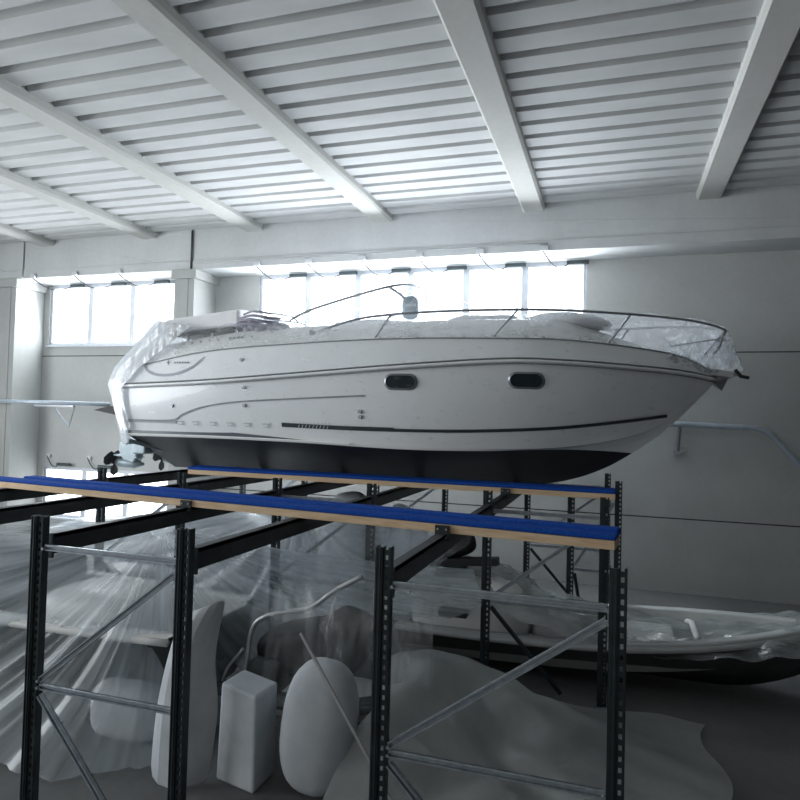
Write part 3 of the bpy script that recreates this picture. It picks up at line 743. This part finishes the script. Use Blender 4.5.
sq2 = lambda p: Vector((math.copysign(abs(p.x)**.5, p.x), math.copysign(abs(p.y)**.5, p.y), math.copysign(abs(p.z)**.6, p.z)))
DZ = FZ
def g(x, c, w): return math.exp(-((x-c)/w)**2)
def lower(o):
    o.location.z += FZ; return o
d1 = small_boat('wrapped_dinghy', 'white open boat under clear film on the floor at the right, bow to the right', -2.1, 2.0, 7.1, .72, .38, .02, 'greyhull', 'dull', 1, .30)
MB().ell((-1.40, 6.98, .52), (.62, .40, .38), None, 24, 14, sq2).build('console', 'gel2', d1, smooth=True)
MB().box(-.75, -.3, 6.8, 7.4, .26, .58).build('bench_seat', 'canvas', d1, bevel=.06)
MB().box(.15, .6, 6.75, 7.5, .26, .44).build('thwart', 'gel2', d1, bevel=.04)
MB().tube([(.75,6.75,.48),(.78,6.9,.5),(.78,7.4,.5),(.75,7.5,.48)], .03, 8).build('bow_cushion', 'canvas', d1, smooth=True)
lower(d1)
ob = empty('outboard_motor', (-1.72, 6.85, .7), 'dark outboard motor lying on top of the white wrapped boat behind the right rack frame', 'motor')
outboard(ob, (-1.62, 6.85, .93), .9, 'cushion', .3)
MB().bar((-1.95, 6.75, .80), (-1.1, 6.75, .88), .14, .07).build('mounting_plank', 'rubber', ob)
tag(MB().box(-1.60, -1.32, 6.28, 6.40, .40, .47).build('mooring_cleat', 'rubber', bevel=.01), 'small black block against the white boat left of the middle upright', 'block')
ps = MB().add([(-1.78,6.34,FZ),(-1.40,6.34,FZ),(-1.40,6.42,FZ),(-1.78,6.42,FZ),(-1.78,6.34,FZ+.17),(-1.40,6.34,FZ+.08),(-1.40,6.42,FZ+.08),(-1.78,6.42,FZ+.17)],
      [(0,3,2,1),(4,5,6,7),(0,1,5,4),(1,2,6,5),(2,3,7,6),(3,0,4,7)]).build('wedge', 'orange', bevel=.01)
tag(ps, 'rust orange wedge on the floor behind the long galvanised brace', 'wedge')
def sheet(x0, x1, y0, y1, hfun, name, mat, label, nx=80, ny=34):
    m = MB(); rows = []
    for j in range(ny):
        rows.append([Vector((lerp(x0, x1, i/(nx-1)), lerp(y0, y1, j/(ny-1)), 0)) for i in range(nx)])
    for r_ in rows:
        for p in r_:
            p.z = hfun(p.x, p.y); p.x += .06*math.sin(5*p.y+1.3*p.x); p.y += .05*math.sin(4.3*p.x)
    o = m.grid(rows).build(name, mat, smooth=True); tag(o, label, 'plastic wrap'); return o
def h1(x, y_):
    u = (y_-7.1)/.80
    base = .46 + .20*g(x, -1.45, .75)*g(y_, 6.98, .65) + .06*g(x, 1.85, .4)
    edge = max(0, abs(u)-.9)
    tip = max(0, (x-1.3)/.9)
    z = base*(1-.10*min(1.2, abs(u))**4) - 1.2*edge - .25*tip*abs(u) - (1.6*max(0, x-2.2))
    z += .24*max(0, min(1, (x-.3)/1.6))**1.5 + .36*max(0, min(1, (.35-x)/1.4))**1.3*(1-.5*min(1, abs(u)))
    z += .016*math.sin(9*x+4*y_)+.013*math.sin(17*x-11*y_)+.012*math.sin(5*x+19*y_)
    return FZ+max(.03+.012*math.sin(13*x+7*y_), z)
sheet(-2.25, 2.12, 6.40, 7.95, h1, 'plastic_sheet', 'film_dinghy', 'creased clear film drawn over the open boat at the right')

d2 = small_boat('wrapped_dinghy', 'grey hulled small boat behind the left rack frame under hanging film', -6.9, -3.15, 4.85, .75, .78, .03, 'greyhull', 'gel2', -1, .1)
MB().ell((-4.1, 4.75, .80), (.55, .4, .20), None, 24, 14, sq2).build('seat_moulding', 'gel2', d2, smooth=True)
MB().ell((-5.5, 4.9, .95), (.7, .45, .32), None, 24, 14, sq2).build('console', 'greyhull', d2, smooth=True)
MB().ell((-3.55, 4.35, .2), (.30, .2, .22), None, 24, 14, sq2).build('fender', 'canvas', d2, smooth=True)
lower(d2)
d3 = small_boat('wrapped_dinghy', 'pale small boat lying low against the wall below the stern drives', -7.6, -4.4, 8.1, .8, .75, .03, 'gel2', 'gel2', -1, .1)
lower(d3)
d4 = small_boat('sport_tender', 'tender with dark seats and bent tube frame behind the middle rack post', -3.05, -1.25, 5.15, .60, .30, .02, 'gel2', 'greyhull', 1, .06)
MB().ell((-2.42, 5.05, .60), (.36, .28, .19), Matrix.Rotation(-.25, 3, 'Y'), 24, 14, sq2).build('seat', 'cushion', d4, smooth=True)
MB().ell((-2.08, 5.10, .66), (.20, .28, .24), Matrix.Rotation(.3, 3, 'Y'), 20, 12, sq2).build('backrest', 'cushion', d4, smooth=True)
MB().ell((-2.62, 4.86, .42), (.16, .2, .14), None, 16, 10, sq2).build('steering_console', 'greyhull', d4, smooth=True)
MB().tube(spline([(-2.84,4.72,.1),(-2.78,4.72,.44),(-2.73,4.72,.78),(-2.62,4.72,.90),(-2.42,4.72,.96),(-2.22,4.72,1.02),(-2.02,4.72,1.17),(-1.80,4.72,1.30)], 44), .020, 8).build('tube_frame', 'stain', d4, smooth=True)
MB().tube(spline([(-3.03,4.75,.12),(-2.98,4.75,.4),(-2.84,4.78,.6)], 14), .014, 8).build('tube_frame', 'stain', d4, smooth=True)
lower(d4)
o = MB().ell((-1.84, 4.1, FZ+.44), (.25, .20, .44), Matrix.Rotation(.1, 3, 'Y'), 28, 18, lambda p: Vector((math.copysign(abs(p.x)**.75, p.x), math.copysign(abs(p.y)**.75, p.y), math.copysign(abs(p.z)**.8, p.z)))).build('wrapped_bundle', 'foam', smooth=True)
tag(o, 'rounded white wrapped bundle at the foot of the middle rack bay', 'bundle')
o = MB().add([(-2.56,4.0,FZ),(-2.22,3.92,FZ),(-2.22,3.92,.44),(-2.54,4.0,.46),(-2.56,4.3,FZ),(-2.22,4.22,FZ),(-2.22,4.22,.43),(-2.54,4.3,.45)],
      [(0,1,2,3),(7,6,5,4),(0,4,5,1),(1,5,6,2),(2,6,7,3),(3,7,4,0)]).build('foam_block', 'foam', bevel=.02)
tag(o, 'grey white square block left of the rounded white bundle', 'block')
o = MB().bar((-1.815, 3.72, .97), (-.98, 3.66, FZ+.02), .012, .018).build('batten', 'stain')
tag(o, 'thin pale batten leaning in front of the rounded white bundle', 'batten')
o = MB().grid([spline([(-2.98,3.85,FZ),(-2.90,3.8,.35),(-2.82,3.85,.80),(-2.78,3.9,.93)], 10), spline([(-2.78,3.75,FZ),(-2.74,3.72,.35),(-2.70,3.78,.80),(-2.62,3.85,.99)], 10),
      spline([(-2.62,3.9,FZ),(-2.62,3.85,.35),(-2.62,3.85,.75),(-2.50,3.9,1.06)], 10), spline([(-2.60,3.97,FZ),(-2.52,3.95,.3),(-2.56,3.95,.65),(-2.49,3.95,1.05)], 10)]).build('folded_tarpaulin', 'foam', thick=.01, sub=1)
tag(o, 'stiff pale pointed tarpaulin standing right of the second rack post', 'tarpaulin')
def tent(peak, ring, n, m_, amp, seed, fold=9, sagk=.28):
    q = random.Random(seed); ph = q.uniform(0, 6); P = Vector(peak); L = spline(ring, n); rows = []; uv = []
    for i in range(m_+1):
        t = .03+.97*i/m_; r_ = []
        for j, p in enumerate(L):
            s = P.lerp(p, t); f = math.sin(j/n*fold*6.28+ph)+.5*math.sin(j/n*fold*15.1+ph*2)+.3*math.sin(j/n*fold*31+ph)
            sag = -sagk*math.sin(math.pi*t)*abs(P.z-p.z)*.45
            r_.append(s+Vector((amp*t*f*.4, -amp*t*f, sag))); uv.append((j/n*len(ring)/3, t))
        rows.append(r_)
    m = MB().grid(rows); m.uv = uv; return m
o = tent((-3.45, 4.5, 1.38), [(-6.7,4.9,1.30),(-6.9,4.0,1.0),(-6.6,3.62,.4),(-5.4,3.55,FZ+.03),(-4.4,3.55,FZ+.03),(-3.4,3.65,FZ+.03),(-2.95,4.4,FZ+.03),(-2.9,5.3,.1),(-2.4,5.85,.35),(-1.7,5.95,.45),(-1.15,5.98,.60),(-1.2,6.0,.95)], 220, 28, .035, 4, 14).build('plastic_sheet', 'film_low', smooth=True)
tag(o, 'large hanging clear film with folds fanning out from below the left blue rail', 'plastic wrap')
o = tent((-3.25, 6.5, 1.36), [(-6.6,6.6,.9),(-5.2,6.5,.25),(-4.0,6.45,FZ+.03),(-3.0,6.4,FZ+.03),(-2.4,6.4,FZ+.03),(-2.35,6.7,.6),(-2.4,7.2,1.1)], 120, 22, .04, 8, 9).build('plastic_sheet', 'film_low', smooth=True)
tag(o, 'clear film tent behind the middle row of uprights in the centre', 'plastic wrap')
def h3(x, y_):
    z = .62*g(x, -1.5, .6)*g(y_, 4.75, .8)+.34*g(x, -.75, .7)*g(y_, 5.25, .5)+.10*g(x, -.2, .9)*g(y_, 4.6, .8)
    z += (.022*math.sin(7*x+3*y_+2*math.sin(3*y_))+.014*math.sin(15*x-9*y_)+.012*math.sin(4*x+17*y_))*min(1, .25+2*z)
    return FZ+max(.012, z+.02)
sheet(-1.60, .75, 3.62, 6.12, h3, 'plastic_sheet', 'film_floor', 'dull heaped sheeting spread over the floor behind the right rack frame', 110, 90)
def h4(x, y_): return min(1.0, FZ+.03+(y_-4.45)*6)+.22*(y_-4.6)+.02*math.sin(11*x+3*y_)+.015*math.sin(23*x-5*y_)
sheet(-2.58, -1.25, 4.46, 5.95, h4, 'plastic_sheet', 'film_veil', 'thin clear film veil drawn over the dark seats of the tender')
def h2(x, y_): return FZ+max(.03, .84+.30*g(x, -5.3, .5)-.5*max(0, abs((y_-8.1)/.95)-.7)+.02*math.sin(9*x+4*y_)+.02*math.sin(15*x-7*y_))
sheet(-7.7, -4.3, 7.0, 9.1, h2, 'plastic_sheet', 'film_white', 'milky film over the pale boat below the stern drives')
for i, (c_, r_) in enumerate((((-3.1, 7.7, .58), (.40, .30, .76)), ((-2.55, 8.15, .50), (.34, .28, .70)), ((-3.95, 7.7, .45), (.34, .28, .64)))):
    o = blob(c_, r_, 'wrapped_engine', 'film_white' if i else 'foam', seed=20+i, amp=.05)
    tag(o, ['tallest white wrapped upright form behind the centre of the racking', 'pale wrapped upright form right of the tallest one behind the racking', 'pale wrapped upright form left of the tallest one behind the racking'][i], 'bundle', 'upright wrapped forms')

# ------------------------------------------------------------------ light
def area(name, loc, rot, sx, sy, e, col=(1, 1, 1)):
    l = bpy.data.lights.new(name, 'AREA'); l.shape = 'RECTANGLE'; l.size = sx; l.size_y = sy; l.energy = e; l.color = col
    o = bpy.data.objects.new(name, l); o.location = loc; o.rotation_euler = rot; C.objects.link(o); return o
area('doorway_daylight', (-13.3, 1.5, 2.6), (R(90), 0, R(-90)), 10, 4.5, 980, (.93, .97, 1))
area('rear_daylight', (-5, -6.8, 3.2), (R(90), 0, 0), 12, 3.5, 95, (1, .98, .94))
area('window_daylight', (-3.4, 10.70, 4.3), (R(-78), 0, 0), 5.8, 1.1, 330, (.88, .94, 1))
area('window_daylight', (-9.7, 10.70, 4.3), (R(-78), 0, 0), 3.0, 1.1, 100, (.88, .94, 1))
w = bpy.data.worlds.new('sky'); sc.world = w; w.use_nodes = True
w.node_tree.nodes['Background'].inputs[0].default_value = (.75, .85, 1, 1); w.node_tree.nodes['Background'].inputs[1].default_value = .6

# ------------------------------------------------------------------ camera
yaw, pit, rol = R(18.03), R(1.65), R(1.5)
f = Vector((-math.sin(yaw)*math.cos(pit), math.cos(yaw)*math.cos(pit), math.sin(pit)))
r0 = f.cross(Vector((0, 0, 1))).normalized(); u0 = r0.cross(f)
rr = r0*math.cos(rol)+u0*math.sin(rol); uu = -r0*math.sin(rol)+u0*math.cos(rol)
cam = bpy.data.cameras.new('camera'); co = bpy.data.objects.new('camera', cam); C.objects.link(co)
mt = Matrix((rr, uu, -f)).transposed().to_4x4(); mt.translation = (0, 0, 2.3); co.matrix_world = mt
cam.sensor_width = 36; cam.sensor_fit = 'HORIZONTAL'; cam.lens = 660/800*36; cam.clip_start = .05
sc.camera = co
sc.view_settings.view_transform = 'Standard'; sc.view_settings.look = 'None'; sc.view_settings.exposure = 0.12
